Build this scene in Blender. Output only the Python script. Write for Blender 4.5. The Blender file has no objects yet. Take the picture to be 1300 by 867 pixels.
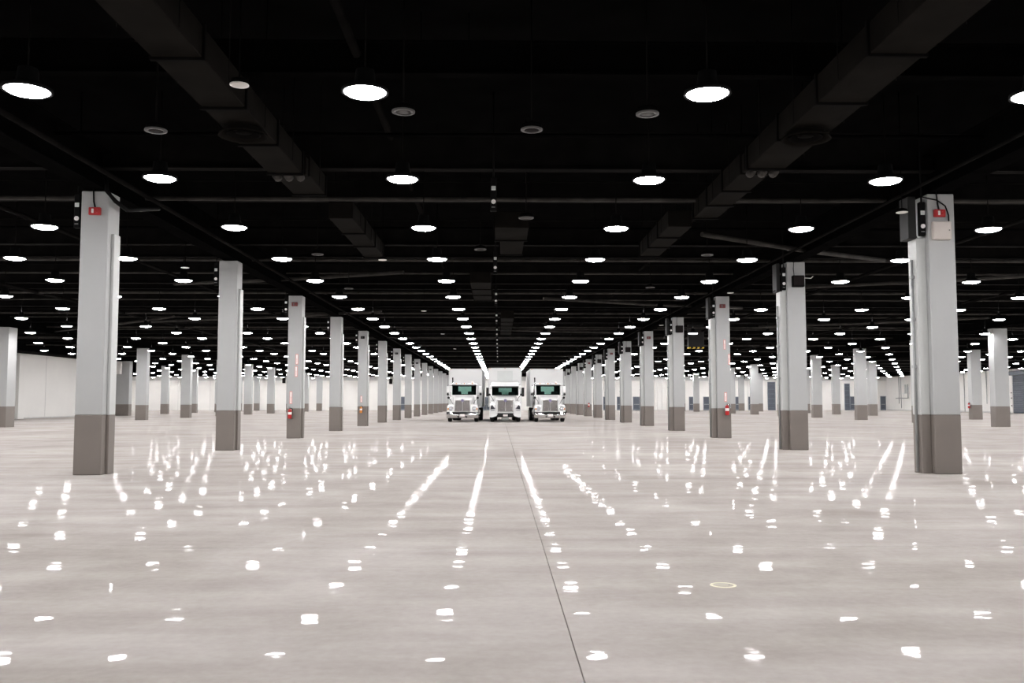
import bpy, bmesh, math, random
from math import sin, cos, pi, radians
from mathutils import Vector, Matrix

random.seed(7)
scene = bpy.context.scene
C = scene.collection

# ------------------------------------------------------------------ camera
cam_d = bpy.data.cameras.new('camera')
cam = bpy.data.objects.new('camera', cam_d)
C.objects.link(cam)
cam.location = (0.0, 0.0, 1.49)
PITCH, YAW = math.atan(76.5 / 1143.0), radians(0.852)
cam.rotation_euler = (pi / 2 + PITCH, 0.0, -YAW)
cam_d.sensor_fit = 'HORIZONTAL'
cam_d.sensor_width = 36.0
cam_d.lens = 36.0 * 1143.0 / 1300.0
cam_d.clip_start = 0.05
cam_d.clip_end = 500.0
scene.camera = cam

# ------------------------------------------------------------------ world, exposure (the hall is closed: only its lamps light it)
world = bpy.data.worlds.new('world')
scene.world = world
world.use_nodes = True
world.node_tree.nodes['Background'].inputs['Color'].default_value = (0.0, 0.0, 0.0, 1)
world.node_tree.nodes['Background'].inputs['Strength'].default_value = 0.0
scene.view_settings.view_transform = 'Standard'
scene.view_settings.look = 'None'
scene.view_settings.gamma = 1.0
scene.view_settings.use_curve_mapping = False
scene.view_settings.exposure = 0.0
LAMP = 139.0

# ------------------------------------------------------------------ materials
def new_mat(name):
    m = bpy.data.materials.new(name)
    m.use_nodes = True
    nt = m.node_tree
    b = nt.nodes['Principled BSDF']
    return m, nt, b

def pmat(name, col, rough=0.5, metal=0.0, spec=0.5, var=0.06, scale=3.0, bump=0.0, bscale=40.0, coat=0.0):
    """Principled material with a little noise in colour and relief."""
    m, nt, b = new_mat(name)
    N, L = nt.nodes, nt.links
    tc = N.new('ShaderNodeTexCoord')
    n = N.new('ShaderNodeTexNoise')
    n.inputs['Scale'].default_value = scale
    n.inputs['Detail'].default_value = 4
    L.new(tc.outputs['Object'], n.inputs['Vector'])
    r = N.new('ShaderNodeValToRGB')
    lo = [max(0, c * (1 - var)) for c in col]
    hi = [min(1, c * (1 + var)) for c in col]
    r.color_ramp.elements[0].position = 0.3
    r.color_ramp.elements[1].position = 0.7
    r.color_ramp.elements[0].color = (*lo, 1)
    r.color_ramp.elements[1].color = (*hi, 1)
    L.new(n.outputs['Fac'], r.inputs['Fac'])
    L.new(r.outputs['Color'], b.inputs['Base Color'])
    b.inputs['Roughness'].default_value = rough
    b.inputs['Metallic'].default_value = metal
    b.inputs['Specular IOR Level'].default_value = spec
    b.inputs['Coat Weight'].default_value = coat
    if bump:
        n2 = N.new('ShaderNodeTexNoise')
        n2.inputs['Scale'].default_value = bscale
        L.new(tc.outputs['Object'], n2.inputs['Vector'])
        bp = N.new('ShaderNodeBump')
        bp.inputs['Strength'].default_value = bump
        bp.inputs['Distance'].default_value = 0.01
        L.new(n2.outputs['Fac'], bp.inputs['Height'])
        L.new(bp.outputs['Normal'], b.inputs['Normal'])
    return m

def emit_mat(name, col, strength):
    m, nt, b = new_mat(name)
    b.inputs['Base Color'].default_value = (0.8, 0.8, 0.8, 1)
    b.inputs['Emission Color'].default_value = (*col, 1)
    b.inputs['Emission Strength'].default_value = strength
    return m

def floor_mat():
    m, nt, b = new_mat('polished_concrete')
    N, L = nt.nodes, nt.links
    g = N.new('ShaderNodeNewGeometry')
    def noise(scale, detail=4, rough=0.5, vec=None, dist=0.0):
        n = N.new('ShaderNodeTexNoise')
        n.inputs['Scale'].default_value = scale
        n.inputs['Detail'].default_value = detail
        n.inputs['Roughness'].default_value = rough
        n.inputs['Distortion'].default_value = dist
        L.new(vec or g.outputs['Position'], n.inputs['Vector'])
        return n
    big = noise(0.22, 5, 0.6, dist=0.6)
    mid = noise(1.1, 6, 0.65, dist=0.4)
    fine = noise(14, 5, 0.6)
    mp = N.new('ShaderNodeMapping')
    mp.inputs['Scale'].default_value = (0.25, 1.6, 1)
    mp.inputs['Rotation'].default_value = (0, 0, radians(6))
    L.new(g.outputs['Position'], mp.inputs['Vector'])
    streak = noise(0.9, 5, 0.6, mp.outputs['Vector'])
    def mix(a, b_, f):
        x = N.new('ShaderNodeMix'); x.data_type = 'FLOAT'
        x.inputs['Factor'].default_value = f
        L.new(a, x.inputs['A']); L.new(b_, x.inputs['B'])
        return x.outputs['Result']
    v = mix(mix(mix(big.outputs['Fac'], mid.outputs['Fac'], 0.4), streak.outputs['Fac'], 0.35), fine.outputs['Fac'], 0.12)
    r = N.new('ShaderNodeValToRGB')
    e = r.color_ramp.elements
    e[0].position = 0.40; e[0].color = (0.325, 0.295, 0.272, 1)
    e[1].position = 0.60; e[1].color = (0.475, 0.445, 0.422, 1)
    L.new(v, r.inputs['Fac'])
    # a little tone difference from slab to slab
    oi = N.new('ShaderNodeObjectInfo')
    hv = N.new('ShaderNodeHueSaturation')
    mr = N.new('ShaderNodeMapRange')
    mr.inputs['To Min'].default_value = 0.96
    mr.inputs['To Max'].default_value = 1.04
    L.new(oi.outputs['Random'], mr.inputs['Value'])
    L.new(mr.outputs['Result'], hv.inputs['Value'])
    L.new(r.outputs['Color'], hv.inputs['Color'])
    # small dark stains
    st = noise(0.75, 3, 0.55, dist=0.3)
    sr = N.new('ShaderNodeValToRGB')
    sr.color_ramp.elements[0].position = 0.64; sr.color_ramp.elements[0].color = (0, 0, 0, 1)
    sr.color_ramp.elements[1].position = 0.80; sr.color_ramp.elements[1].color = (0.35, 0.35, 0.35, 1)
    L.new(st.outputs['Fac'], sr.inputs['Fac'])
    mx = N.new('ShaderNodeMix'); mx.data_type = 'RGBA'
    L.new(sr.outputs['Color'], mx.inputs['Factor'])
    L.new(hv.outputs['Color'], mx.inputs['A'])
    mx.inputs['B'].default_value = (0.21, 0.19, 0.17, 1)
    L.new(mx.outputs['Result'], b.inputs['Base Color'])
    b.inputs['Roughness'].default_value = 0.36
    b.inputs['Specular IOR Level'].default_value = 0.0
    b.inputs['Coat Weight'].default_value = 0.08
    b.inputs['Coat Roughness'].default_value = 0.02
    # gentle trowel waves
    mw = N.new('ShaderNodeMapping')
    mw.inputs['Scale'].default_value = (0.55, 1.0, 1)
    L.new(g.outputs['Position'], mw.inputs['Vector'])
    w1 = noise(2.8, 1, 0.5, mw.outputs['Vector'])
    w2 = noise(0.9, 1, 0.5, mw.outputs['Vector'])
    w3 = noise(9.0, 1, 0.5, mw.outputs['Vector'])
    ad = N.new('ShaderNodeMath'); ad.operation = 'MULTIPLY_ADD'
    ad.inputs[1].default_value = 2.2
    L.new(w2.outputs['Fac'], ad.inputs[0]); L.new(w1.outputs['Fac'], ad.inputs[2])
    ad2 = N.new('ShaderNodeMath'); ad2.operation = 'MULTIPLY_ADD'
    ad2.inputs[1].default_value = 0.12
    L.new(w3.outputs['Fac'], ad2.inputs[0]); L.new(ad.outputs[0], ad2.inputs[2])
    bp = N.new('ShaderNodeBump')
    bp.inputs['Strength'].default_value = 1.0
    bp.inputs['Distance'].default_value = 0.0015
    L.new(ad2.outputs[0], bp.inputs['Height'])
    L.new(bp.outputs['Normal'], b.inputs['Coat Normal'])
    return m

def glass_mat(name, tint, gloss=0.12):
    m = bpy.data.materials.new(name)
    m.use_nodes = True
    nt = m.node_tree
    N, L = nt.nodes, nt.links
    N.remove(N['Principled BSDF'])
    t = N.new('ShaderNodeBsdfTransparent'); t.inputs['Color'].default_value = (*tint, 1)
    gl = N.new('ShaderNodeBsdfGlossy'); gl.inputs['Roughness'].default_value = 0.03
    fr = N.new('ShaderNodeFresnel'); fr.inputs['IOR'].default_value = 1.5
    mx = N.new('ShaderNodeMixShader')
    L.new(fr.outputs[0], mx.inputs[0])
    L.new(t.outputs[0], mx.inputs[1]); L.new(gl.outputs[0], mx.inputs[2])
    L.new(mx.outputs[0], N['Material Output'].inputs['Surface'])
    return m

M = {}
M['floor'] = floor_mat()
M['joint'] = pmat('joint_sealant', (0.16, 0.14, 0.125), 0.8)
M['black'] = pmat('black_ceiling_paint', (0.0035, 0.0034, 0.0034), 1.0, spec=0.0, var=0.3, scale=1.5)
M['steel'] = pmat('black_painted_steel', (0.0075, 0.0070, 0.0067), 0.9, spec=0.02, var=0.35, scale=2.0)
M['pipe'] = pmat('dark_grey_pipe', (0.045, 0.042, 0.039), 0.7, spec=0.05, var=0.4, scale=2.5)
M['duct'] = pmat('dark_painted_duct', (0.0085, 0.0075, 0.0065), 0.9, spec=0.02, var=0.3, scale=1.5)
M['ductdark'] = pmat('duct_flange_black', (0.005, 0.0047, 0.0045), 0.9, spec=0.02, var=0.2)
M['column'] = pmat('pale_grey_column_paint', (0.405, 0.412, 0.410), 0.55, var=0.03, scale=1.2, bump=0.12, bscale=90)
M['dado'] = pmat('taupe_base_paint', (0.182, 0.158, 0.140), 0.55, var=0.05, scale=1.6, bump=0.1, bscale=90)
M['chase'] = pmat('light_chase_paint', (0.49, 0.50, 0.49), 0.4, var=0.03)
M['conduit'] = pmat('grey_conduit', (0.33, 0.34, 0.34), 0.45, metal=0.3)
M['wall'] = pmat('white_wall_paint', (0.79, 0.776, 0.748), 0.6, var=0.03, scale=0.35, bump=0.05)
M['wallgrey'] = pmat('pale_grey_wall_trim', (0.58, 0.572, 0.556), 0.6)
M['door'] = pmat('blue_grey_door_paint', (0.075, 0.088, 0.112), 0.45, var=0.08)
M['doorframe'] = pmat('door_frame_paint', (0.17, 0.19, 0.22), 0.5)
M['lens'] = emit_mat('lamp_lens_glow', (1.0, 0.98, 0.985), LAMP)
M['housing'] = pmat('lamp_housing_black', (0.006, 0.006, 0.006), 0.8, spec=0.05)
M['white'] = pmat('white_enamel', (0.80, 0.77, 0.74), 0.45, var=0.03)
M['dimwhite'] = pmat('grey_enamel', (0.16, 0.15, 0.15), 0.6, var=0.1)
M['ring'] = pmat('speaker_ring_grey', (0.055, 0.052, 0.052), 0.6, var=0.1)
M['mesh'] = pmat('speaker_mesh_dark', (0.014, 0.011, 0.011), 0.8, spec=0.1)
M['blackplastic'] = pmat('black_plastic', (0.006, 0.006, 0.006), 0.7, spec=0.05)
M['grilledark'] = pmat('dark_grey_metal_box', (0.018, 0.018, 0.018), 0.6, spec=0.15)
M['red'] = pmat('red_enamel', (0.42, 0.012, 0.014), 0.35)
M['jbox'] = pmat('warm_white_box_paint', (0.62, 0.56, 0.52), 0.5, var=0.03)
M['darkred'] = pmat('dark_red_enamel', (0.16, 0.03, 0.03), 0.5)
M['redsign'] = pmat('sign_red', (0.66, 0.30, 0.27), 0.5)
M['signwhite'] = pmat('sign_white', (0.85, 0.80, 0.78), 0.5)
M['yellow'] = pmat('hazard_yellow', (0.60, 0.42, 0.02), 0.5)
M['amber'] = pmat('amber_enamel', (0.55, 0.20, 0.03), 0.4)
M['truckwhite'] = pmat('white_truck_paint', (0.86, 0.855, 0.85), 0.22, var=0.015, coat=0.5)
M['boxwhite'] = pmat('white_box_panel', (0.83, 0.83, 0.825), 0.4, var=0.02, scale=0.8)
M['boxgrey'] = pmat('pale_grey_box_panel', (0.73, 0.75, 0.735), 0.5, var=0.02)
M['chrome'] = pmat('chrome', (0.72, 0.71, 0.71), 0.14, metal=1.0, var=0.02)
M['grillechrome'] = pmat('grille_chrome', (0.50, 0.47, 0.46), 0.25, metal=0.9, var=0.05)
M['rubber'] = pmat('tyre_rubber', (0.018, 0.018, 0.018), 0.85, spec=0.2)
M['frame'] = pmat('truck_frame_black', (0.02, 0.02, 0.02), 0.7, spec=0.2)
M['cabin'] = pmat('cab_interior_dark', (0.02, 0.022, 0.022), 0.9, spec=0.1)
M['glass'] = glass_mat('windscreen_glass', (0.80, 0.93, 0.89))
M['lampglass'] = pmat('headlamp_glass', (0.62, 0.63, 0.65), 0.08, metal=0.3, coat=1.0)
M['darklamp'] = pmat('dark_headlamp', (0.05, 0.05, 0.06), 0.12, coat=1.0)
M['mirrorface'] = pmat('mirror_glass', (0.6, 0.6, 0.62), 0.05, metal=1.0)
M['badge'] = pmat('badge_blue', (0.20, 0.18, 0.30), 0.3)
M['tyreyellow'] = pmat('yellow_pad', (0.5, 0.35, 0.03), 0.6)

# ------------------------------------------------------------------ mesh builder
class MB:
    def __init__(self):
        self.v, self.f, self.s, self.mi = [], [], [], []
    def add(self, vs, fs, smooth=False, mi=0):
        o = len(self.v)
        self.v += [tuple(p) for p in vs]
        for f in fs:
            self.f.append(tuple(i + o for i in f)); self.s.append(smooth); self.mi.append(mi)
        return self
    def box(self, x0, x1, y0, y1, z0, z1, mi=0):
        vs = [(x0, y0, z0), (x1, y0, z0), (x1, y1, z0), (x0, y1, z0), (x0, y0, z1), (x1, y0, z1), (x1, y1, z1), (x0, y1, z1)]
        return self.add(vs, [(0, 3, 2, 1), (4, 5, 6, 7), (0, 1, 5, 4), (1, 2, 6, 5), (2, 3, 7, 6), (3, 0, 4, 7)], False, mi)
    def bbox(self, x0, x1, y0, y1, z0, z1, b=0.02, seg=1, mi=0):
        bm = bmesh.new()
        bmesh.ops.create_cube(bm, size=1.0)
        for v in bm.verts:
            v.co = ((x0 + x1) / 2 + v.co.x * (x1 - x0), (y0 + y1) / 2 + v.co.y * (y1 - y0), (z0 + z1) / 2 + v.co.z * (z1 - z0))
        bmesh.ops.bevel(bm, geom=bm.edges[:], offset=b, segments=seg, affect='EDGES', profile=0.5)
        bm.verts.index_update()
        self.add([v.co[:] for v in bm.verts], [[v.index for v in f.verts] for f in bm.faces], seg > 1, mi)
        bm.free()
        return self
    def rings(self, rings, caps=True, smooth=False, mi=0):
        n = len(rings[0])
        vs = [p for r in rings for p in r]
        fs = []
        for k in range(len(rings) - 1):
            for i in range(n):
                j = (i + 1) % n
                fs.append((k * n + i, k * n + j, (k + 1) * n + j, (k + 1) * n + i))
        self.add(vs, fs, smooth, mi)
        if caps:
            o = len(self.v) - len(vs)
            self.f.append(tuple(o + i for i in reversed(range(n)))); self.s.append(False); self.mi.append(mi)
            self.f.append(tuple(o + (len(rings) - 1) * n + i for i in range(n))); self.s.append(False); self.mi.append(mi)
        return self
    def tube(self, pts, r, n=8, caps=True, mi=0):
        pts = [Vector(p) for p in pts]
        rings = []
        for i, p in enumerate(pts):
            a = pts[max(0, i - 1)]; b = pts[min(len(pts) - 1, i + 1)]
            d = (b - a).normalized()
            u = d.cross(Vector((0, 0, 1)))
            if u.length < 1e-3: u = d.cross(Vector((0, 1, 0)))
            u.normalize(); w = d.cross(u).normalized()
            rr = r[i] if isinstance(r, (list, tuple)) else r
            rings.append([tuple(p + u * rr * cos(2 * pi * k / n) - w * rr * sin(2 * pi * k / n)) for k in range(n)])
        return self.rings(rings, caps, True, mi)
    def lathe(self, prof, n=16, axis='z', c=(0, 0, 0), caps=True, smooth=True, mi=0):
        rings = []
        for (r, h) in prof:
            ring = []
            for k in range(n):
                a = 2 * pi * k / n
                p = (r * cos(a), r * sin(a), h)
                if axis == 'x': p = (h, r * cos(a), r * sin(a))
                if axis == 'y': p = (r * sin(a), h, r * cos(a))
                ring.append((p[0] + c[0], p[1] + c[1], p[2] + c[2]))
            rings.append(ring)
        return self.rings(rings, caps, smooth, mi)
    def prism_x(self, poly, x0, x1, mi=0, smooth=False):
        """poly of (y, z), extruded along x"""
        return self.rings([[(x0, y, z) for y, z in poly], [(x1, y, z) for y, z in poly]], True, smooth, mi)
    def prism_y(self, poly, y0, y1, mi=0):
        return self.rings([[(x, y0, z) for x, z in poly], [(x, y1, z) for x, z in poly]], True, False, mi)
    def mesh(self, name, mats):
        me = bpy.data.meshes.new(name)
        me.from_pydata(self.v, [], self.f)
        for m in (mats if isinstance(mats, (list, tuple)) else [mats]):
            me.materials.append(M[m] if isinstance(m, str) else m)
        me.polygons.foreach_set('use_smooth', self.s)
        me.polygons.foreach_set('material_index', self.mi)
        bm = bmesh.new(); bm.from_mesh(me)
        bmesh.ops.recalc_face_normals(bm, faces=bm.faces[:])
        bm.to_mesh(me); bm.free()
        me.update()
        return me
    def build(self, name, mats, parent=None, loc=None, bevel=0.0, label=None):
        me = self.mesh(name, mats)
        if bevel:
            bm = bmesh.new(); bm.from_mesh(me)
            bmesh.ops.remove_doubles(bm, verts=bm.verts[:], dist=1e-5)
            ed = [e for e in bm.edges if len(e.link_faces) == 2 and e.calc_face_angle() > 0.5]
            bmesh.ops.bevel(bm, geom=ed, offset=bevel, segments=2, affect='EDGES', clamp_overlap=True)
            bm.to_mesh(me); bm.free()
        return put(name, me, parent, loc, label)

def put(name, me, parent=None, loc=None, label=None):
    o = bpy.data.objects.new(name, me)
    C.objects.link(o)
    if parent: o.parent = parent
    if loc: o.location = loc
    if label: o['label'] = label
    return o
def tag(o, label=None, cat=None, group=None, kind=None):
    if label: o['label'] = label
    if cat: o['category'] = cat
    if group: o['group'] = group
    if kind: o['kind'] = kind
    return o
def empty(name, loc=(0, 0, 0), rz=0.0):
    o = bpy.data.objects.new(name, None)
    C.objects.link(o)
    o.location = loc
    o.rotation_euler = (0, 0, rz)
    o.empty_display_size = 0.2
    return o

ORD = ['nearest', 'second nearest', 'third nearest', 'fourth nearest', 'fifth nearest', 'sixth nearest', 'seventh nearest', 'eighth nearest',
       'ninth nearest', 'tenth nearest', 'eleventh nearest', 'twelfth nearest', 'thirteenth nearest', 'fourteenth nearest', 'fifteenth nearest', 'sixteenth nearest', 'seventeenth nearest', 'eighteenth nearest']
NTH = ['first', 'second', 'third', 'fourth', 'fifth', 'sixth', 'seventh', 'eighth', 'ninth', 'tenth', 'eleventh', 'twelfth', 'thirteenth', 'fourteenth', 'fifteenth', 'sixteenth']

S = 9.25                       # column spacing along the hall
BACK = 157.0                   # back wall
XL, XLF, XR = -41.9, -64.0, 68.0
FRONT = -14.0
HC = 8.0                       # roof deck
HCOL = 5.86

# ------------------------------------------------------------------ floor: base + cast slabs with joints
fl = MB().box(XLF - 1, XR + 1, FRONT - 1, BACK + 1, -0.30, -0.045).build('floor', 'joint')
tag(fl, 'polished beige grey concrete floor of the exhibition hall', kind='structure')
SX, SY, G = 8.8, 9.25, 0.003
slab_mesh = MB().bbox(-SX / 2 + G, SX / 2 - G, -SY / 2 + G, SY / 2 - G, -0.045, 0.0, 0.0025).mesh('slab', 'floor')
ix0 = math.floor((XLF - 0.46) / SX); ix1 = math.ceil((XR - 0.46) / SX)
iy0 = math.floor((FRONT - 0.1) / SY); iy1 = math.ceil((BACK - 0.1) / SY)
for i in range(ix0, ix1):
    for j in range(iy0, iy1):
        put('slab', slab_mesh, fl, (0.46 + (i + 0.5) * SX, 0.1 + (j + 0.5) * SY, 0))

# ------------------------------------------------------------------ walls
def wall(name, x0, x1, y0, y1, z1=HC, label=None):
    o = MB().box(x0, x1, y0, y1, -0.05, z1).build(name, 'wall')
    return tag(o, label, kind='structure')
wb = wall('wall_back', XLF - 0.4, XR + 0.4, BACK, BACK + 0.4, HC, 'white wall closing the far end of the hall')
wr = wall('wall_right', XR, XR + 0.4, FRONT, BACK, HC, 'white side wall on the far right of the hall')
wl = wall('wall_left', XL - 0.4, XL, FRONT, 97.0, HC, 'white side wall on the left of the hall')
wall('wall_left_return', XLF, XL, 97.0 - 0.4, 97.0, HC, 'white wall stepping back behind the grey pier')
wall('wall_left_far', XLF - 0.4, XLF, 97.0, BACK, HC, 'white wall of the far left bay')
wall('wall_front', XL - 0.4, XR + 0.4, FRONT - 0.4, FRONT, HC, 'white wall behind the viewer')

# left wall dressing: pilaster, downpipe, dark tray along its top, dark upper wall
MB().bbox(XL - 0.02, XL + 0.35, 78.7, 79.7, 0, 5.6, 0.02).build('pilaster', 'wall', wl)
MB().tube([(XL + 0.2, 78.3, 0.1), (XL + 0.2, 78.3, 6.2)], 0.10, 8).build('downpipe', 'conduit', wl)
MB().box(XL - 0.01, XL + 0.05, FRONT, 97, 5.95, HC).build('upper_band', 'black', wl)
MB().bbox(XL + 0.06, XL + 0.75, 40, 96.9, 5.72, 5.95, 0.03).build('cable_tray', 'steel', wl)
MB().bbox(XL + 0.05, XL + 0.6, 70, 81, 6.0, 6.45, 0.03).build('bulkhead_duct', 'dimwhite', wl)
MB().box(XL, XL + 0.02, FRONT, 96.5, 0.0, 0.12).build('skirting', 'wallgrey', wl)
for y in (84.0, 90.5):
    MB().box(XL - 0.005, XL + 0.012, y, y + 0.05, 0.12, 5.7).build('panel_joint', 'wallgrey', wl)

# back wall: upper dark band, panel joints, folding partition
MB().box(XLF, XR, BACK - 0.05, BACK, 6.0, HC).build('upper_band', 'black', wb)
MB().bbox(XLF, XR, BACK - 0.30, BACK - 0.05, 5.85, 6.1, 0.02).build('cable_tray', 'steel', wb)
MB().box(XLF, XR, BACK - 0.02, BACK, 5.15, 5.85).build('shade_strip', 'wallgrey', wb)  # shadow along the wall top, painted as a grey strip
for k in range(24):
    x = XLF + 3 + k * 5.5
    MB().box(x, x + 0.06, BACK - 0.015, BACK, 0, 5.15).build('panel_joint', 'wallgrey', wb)
for k in range(7):
    x = 27.2 + k * 0.42
    MB().prism_y([(x, 0), (x + 0.40, 0), (x + 0.40, 5.8), (x, 5.8)], BACK - 0.22 - 0.12 * (k % 2), BACK - 0.02).build('partition_leaf', 'wall', wb)
# right wall
MB().box(XR - 0.05, XR, FRONT, BACK, 6.0, HC).build('upper_band', 'black', wr)
MB().bbox(XR - 0.5, XR - 0.05, 20, BACK - 1, 5.8, 6.0, 0.02).build('cable_tray', 'steel', wr)
for y, z0, z1 in ((152.0, 1.2, 5.8), (151.2, 0.4, 5.8), (143.0, 3.6, 5.8), (124.5, 1.2, 5.8), (121.8, 1.4, 5.8), (130.5, 0.1, 5.9)):
    MB().tube([(XR - 0.08, y, z0), (XR - 0.08, y, z1)], 0.05, 6).build('conduit', 'conduit', wr)
MB().tube([(XR - 0.15, 153, 2.1), (XR - 0.15, 148.5, 2.1), (XR - 0.15, 148.5, 4.4)], 0.09, 6).build('conduit', 'conduit', wr)
MB().box(XR - 0.012, XR, FRONT, BACK, 0.0, 0.18).build('skirting', 'wallgrey', wr)
for y in range(70, 156, 8):
    MB().box(XR - 0.012, XR, y + 0.3, y + 0.36, 0.18, 5.8).build('panel_joint', 'wallgrey', wr)

# ------------------------------------------------------------------ doors in the back wall
def door(n, x0, x1, h, leaves, tall=False, label=''):
    y = BACK
    r = empty('door_%d' % n, ((x0 + x1) / 2, y, 0))
    tag(r, label, kind='structure')
    w = (x1 - x0) / 2
    MB().box(-w - 0.08, -w, -0.10, -0.0, 0, h + 0.08).box(w, w + 0.08, -0.10, 0.0, 0, h + 0.08).box(-w, w, -0.10, 0.0, h, h + 0.08).build('door_frame', 'doorframe', r)
    lw = 2 * w / leaves
    for k in range(leaves):
        a = -w + k * lw
        lf = MB().box(a + 0.012, a + lw - 0.012, -0.06, -0.005, 0.01, h - 0.01).build('door_leaf', 'door', r)
        if not tall:
            MB().bbox(a + 0.08, a + lw - 0.08, -0.13, -0.06, 1.0, 1.09, 0.01).build('push_bar', 'conduit', lf)
            MB().box(a + 0.02, a + lw - 0.02, -0.064, -0.06, 0.02, 0.28).build('kick_plate', 'doorframe', lf)
        else:
            for q in range(6):
                z = h * (q + 0.5) / 6
                MB().box(a + 0.02, a + lw - 0.02, -0.075, -0.06, z - 0.02, z + 0.02).build('slat_rib', 'doorframe', lf)
    return r
DOORS = [(-2.95, -1.25, 2.25, 2, 0, 'blue grey double door seen between the left and middle trucks'),
         (-17.3, -16.1, 2.3, 1, 0, 'blue grey door seen between the columns left of the trucks'),
         (18.3, 19.6, 2.3, 1, 0, 'blue grey far door with small white notice, first right of trucks'),
         (20.7, 22.3, 2.3, 2, 0, 'blue grey far double door, second right of trucks'),
         (23.5, 25.7, 2.3, 2, 0, 'blue grey far double door, third right of trucks'),
         (30.0, 31.2, 2.3, 1, 0, 'blue grey far door beside the folding partition'),
         (33.3, 34.5, 2.3, 1, 0, 'blue grey far door left of a thin far column'),
         (35.8, 37.0, 2.3, 1, 0, 'blue grey far door right of a thin far column'),
         (41.4, 42.6, 2.3, 1, 0, 'blue grey far door seen right of the extinguisher column'),
         (43.7, 45.0, 2.3, 1, 0, 'blue grey far door close to the tall narrow shutter'),
         (47.1, 48.3, 4.9, 1, 1, 'tall blue grey shutter door, the taller and wider one'),
         (55.3, 55.9, 2.3, 1, 0, 'narrow strip of blue grey door beside a far column'),
         (58.4, 59.2, 2.3, 1, 0, 'blue grey single door left of the tall narrow door'),
         (60.6, 61.4, 4.6, 1, 1, 'tall narrow blue grey door near the right corner'),
         (61.58, 62.35, 2.35, 1, 0, 'blue grey door directly right of the tall narrow door'),
         (62.6, 63.3, 2.35, 1, 0, 'blue grey door second right of the tall narrow door'),
         (66.9, 67.7, 2.4, 1, 0, 'blue grey door in the far right corner')]
for i, (a, b_, h, n, tall, lab) in enumerate(DOORS):
    door(i + 1, a, b_, h, n, bool(tall), lab)
nt_ = MB().box(18.8, 19.1, BACK - 0.09, BACK - 0.065, 1.55, 1.85).build('door_notice', 'signwhite')
tag(nt_, 'small white notice on the first far door right of trucks', 'notice')

# roller shutter in the right wall
rs = empty('door_18', (XR, 112.5, 0))
tag(rs, 'wide blue grey roller shutter at the right edge', kind='structure')
for k in range(17):
    z = k * 0.29
    MB().prism_y([(-0.10, z), (-0.06, z), (-0.06, z + 0.285), (-0.10, z + 0.285), (-0.125, z + 0.14)], -5.5, 5.5).build('shutter_slat', 'door', rs)
MB().bbox(-0.55, -0.0, -5.9, 5.9, 4.95, 5.5, 0.08, 2).build('shutter_hood', 'doorframe', rs)
MB().box(-0.22, 0, 5.5, 5.95, 0, 4.95).build('jamb', 'white', rs)
MB().box(-0.22, 0, -5.95, -5.5, 0, 4.95).build('jamb', 'white', rs)
for z in (0.9, 1.9, 2.6):
    MB().box(-0.26, -0.22, 5.6, 5.8, z, z + 0.14).build('sensor', 'grilledark', rs)

# ------------------------------------------------------------------ ceiling: deck, girders, joists, pipes (parts of the ceiling)
ce = MB().box(XLF - 0.4, XR + 0.4, FRONT - 0.4, BACK + 0.4, HC, HC + 0.3).build('ceiling', 'black')
tag(ce, 'black painted roof deck with girders, joists and pipes', kind='structure')
def ibeam_y(x, y0, y1, z0, z1, w, nm, mat='steel'):
    t = 0.03
    return MB().box(x - w / 2, x + w / 2, y0, y1, z0, z0 + t).box(x - w / 2, x + w / 2, y0, y1, z1 - t, z1).box(x - 0.02, x + 0.02, y0, y1, z0 + t, z1 - t).build(nm, mat, ce)
def ibeam_x(y, x0, x1, z0, z1, w, nm, mat='steel'):
    t = 0.03
    return MB().box(x0, x1, y - w / 2, y + w / 2, z0, z0 + t).box(x0, x1, y - w / 2, y + w / 2, z1 - t, z1).box(x0, x1, y - 0.02, y + 0.02, z0 + t, z1 - t).build(nm, mat, ce)
for x in (-40.7, -29.1, -8.39, 9.31, 29.8, 40.2):
    ibeam_y(x, FRONT, BACK, 5.9, 6.75, 0.42, 'girder', 'black')
nj = 18
for n in range(0, nj):
    y = S * n + 0.38
    if y < BACK:
        ibeam_x(y, -40, XR, 6.40, 7.2, 0.26, 'joist', 'steel' if n > 1 else 'black')  # nearest joists coloured blacker so they sink into the dark overhead
    y2 = y + S / 2
    if y2 < BACK:
        ibeam_x(y2, -40, XR, 6.75, 7.3, 0.2, 'joist', 'steel' if n > 1 else 'black')
    y3 = y + S * 0.25
    if n > 1 and y3 < BACK:
        MB().tube([(-40, y3, 6.30), (XR - 1, y3, 6.30)], 0.055, 6).build('sprinkler_pipe', 'pipe', ce)
    y4 = y + S * 0.78
    if y4 < BACK:
        MB().tube([(-40, y4, 6.55), (XR - 1, y4, 6.55)], 0.04, 6).build('sprinkler_pipe', 'pipe' if n > 2 else 'black', ce)  # nearest pipes likewise darkened by colour, same pipe farther back is grey
# pipes and conduits running along the hall
for x, z, r in ((8.72, 5.95, 0.035), (-7.75, 6.0, 0.05), (-12.2, 6.25, 0.06), (13.6, 6.2, 0.06), (-20.3, 6.3, 0.08), (22.4, 6.25, 0.06), (-2.3, 7.1, 0.08), (5.9, 7.0, 0.06)):
    MB().tube([(x, 4, z), (x, BACK - 2, z)], r, 6).build('conduit', 'steel', ce)
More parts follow.
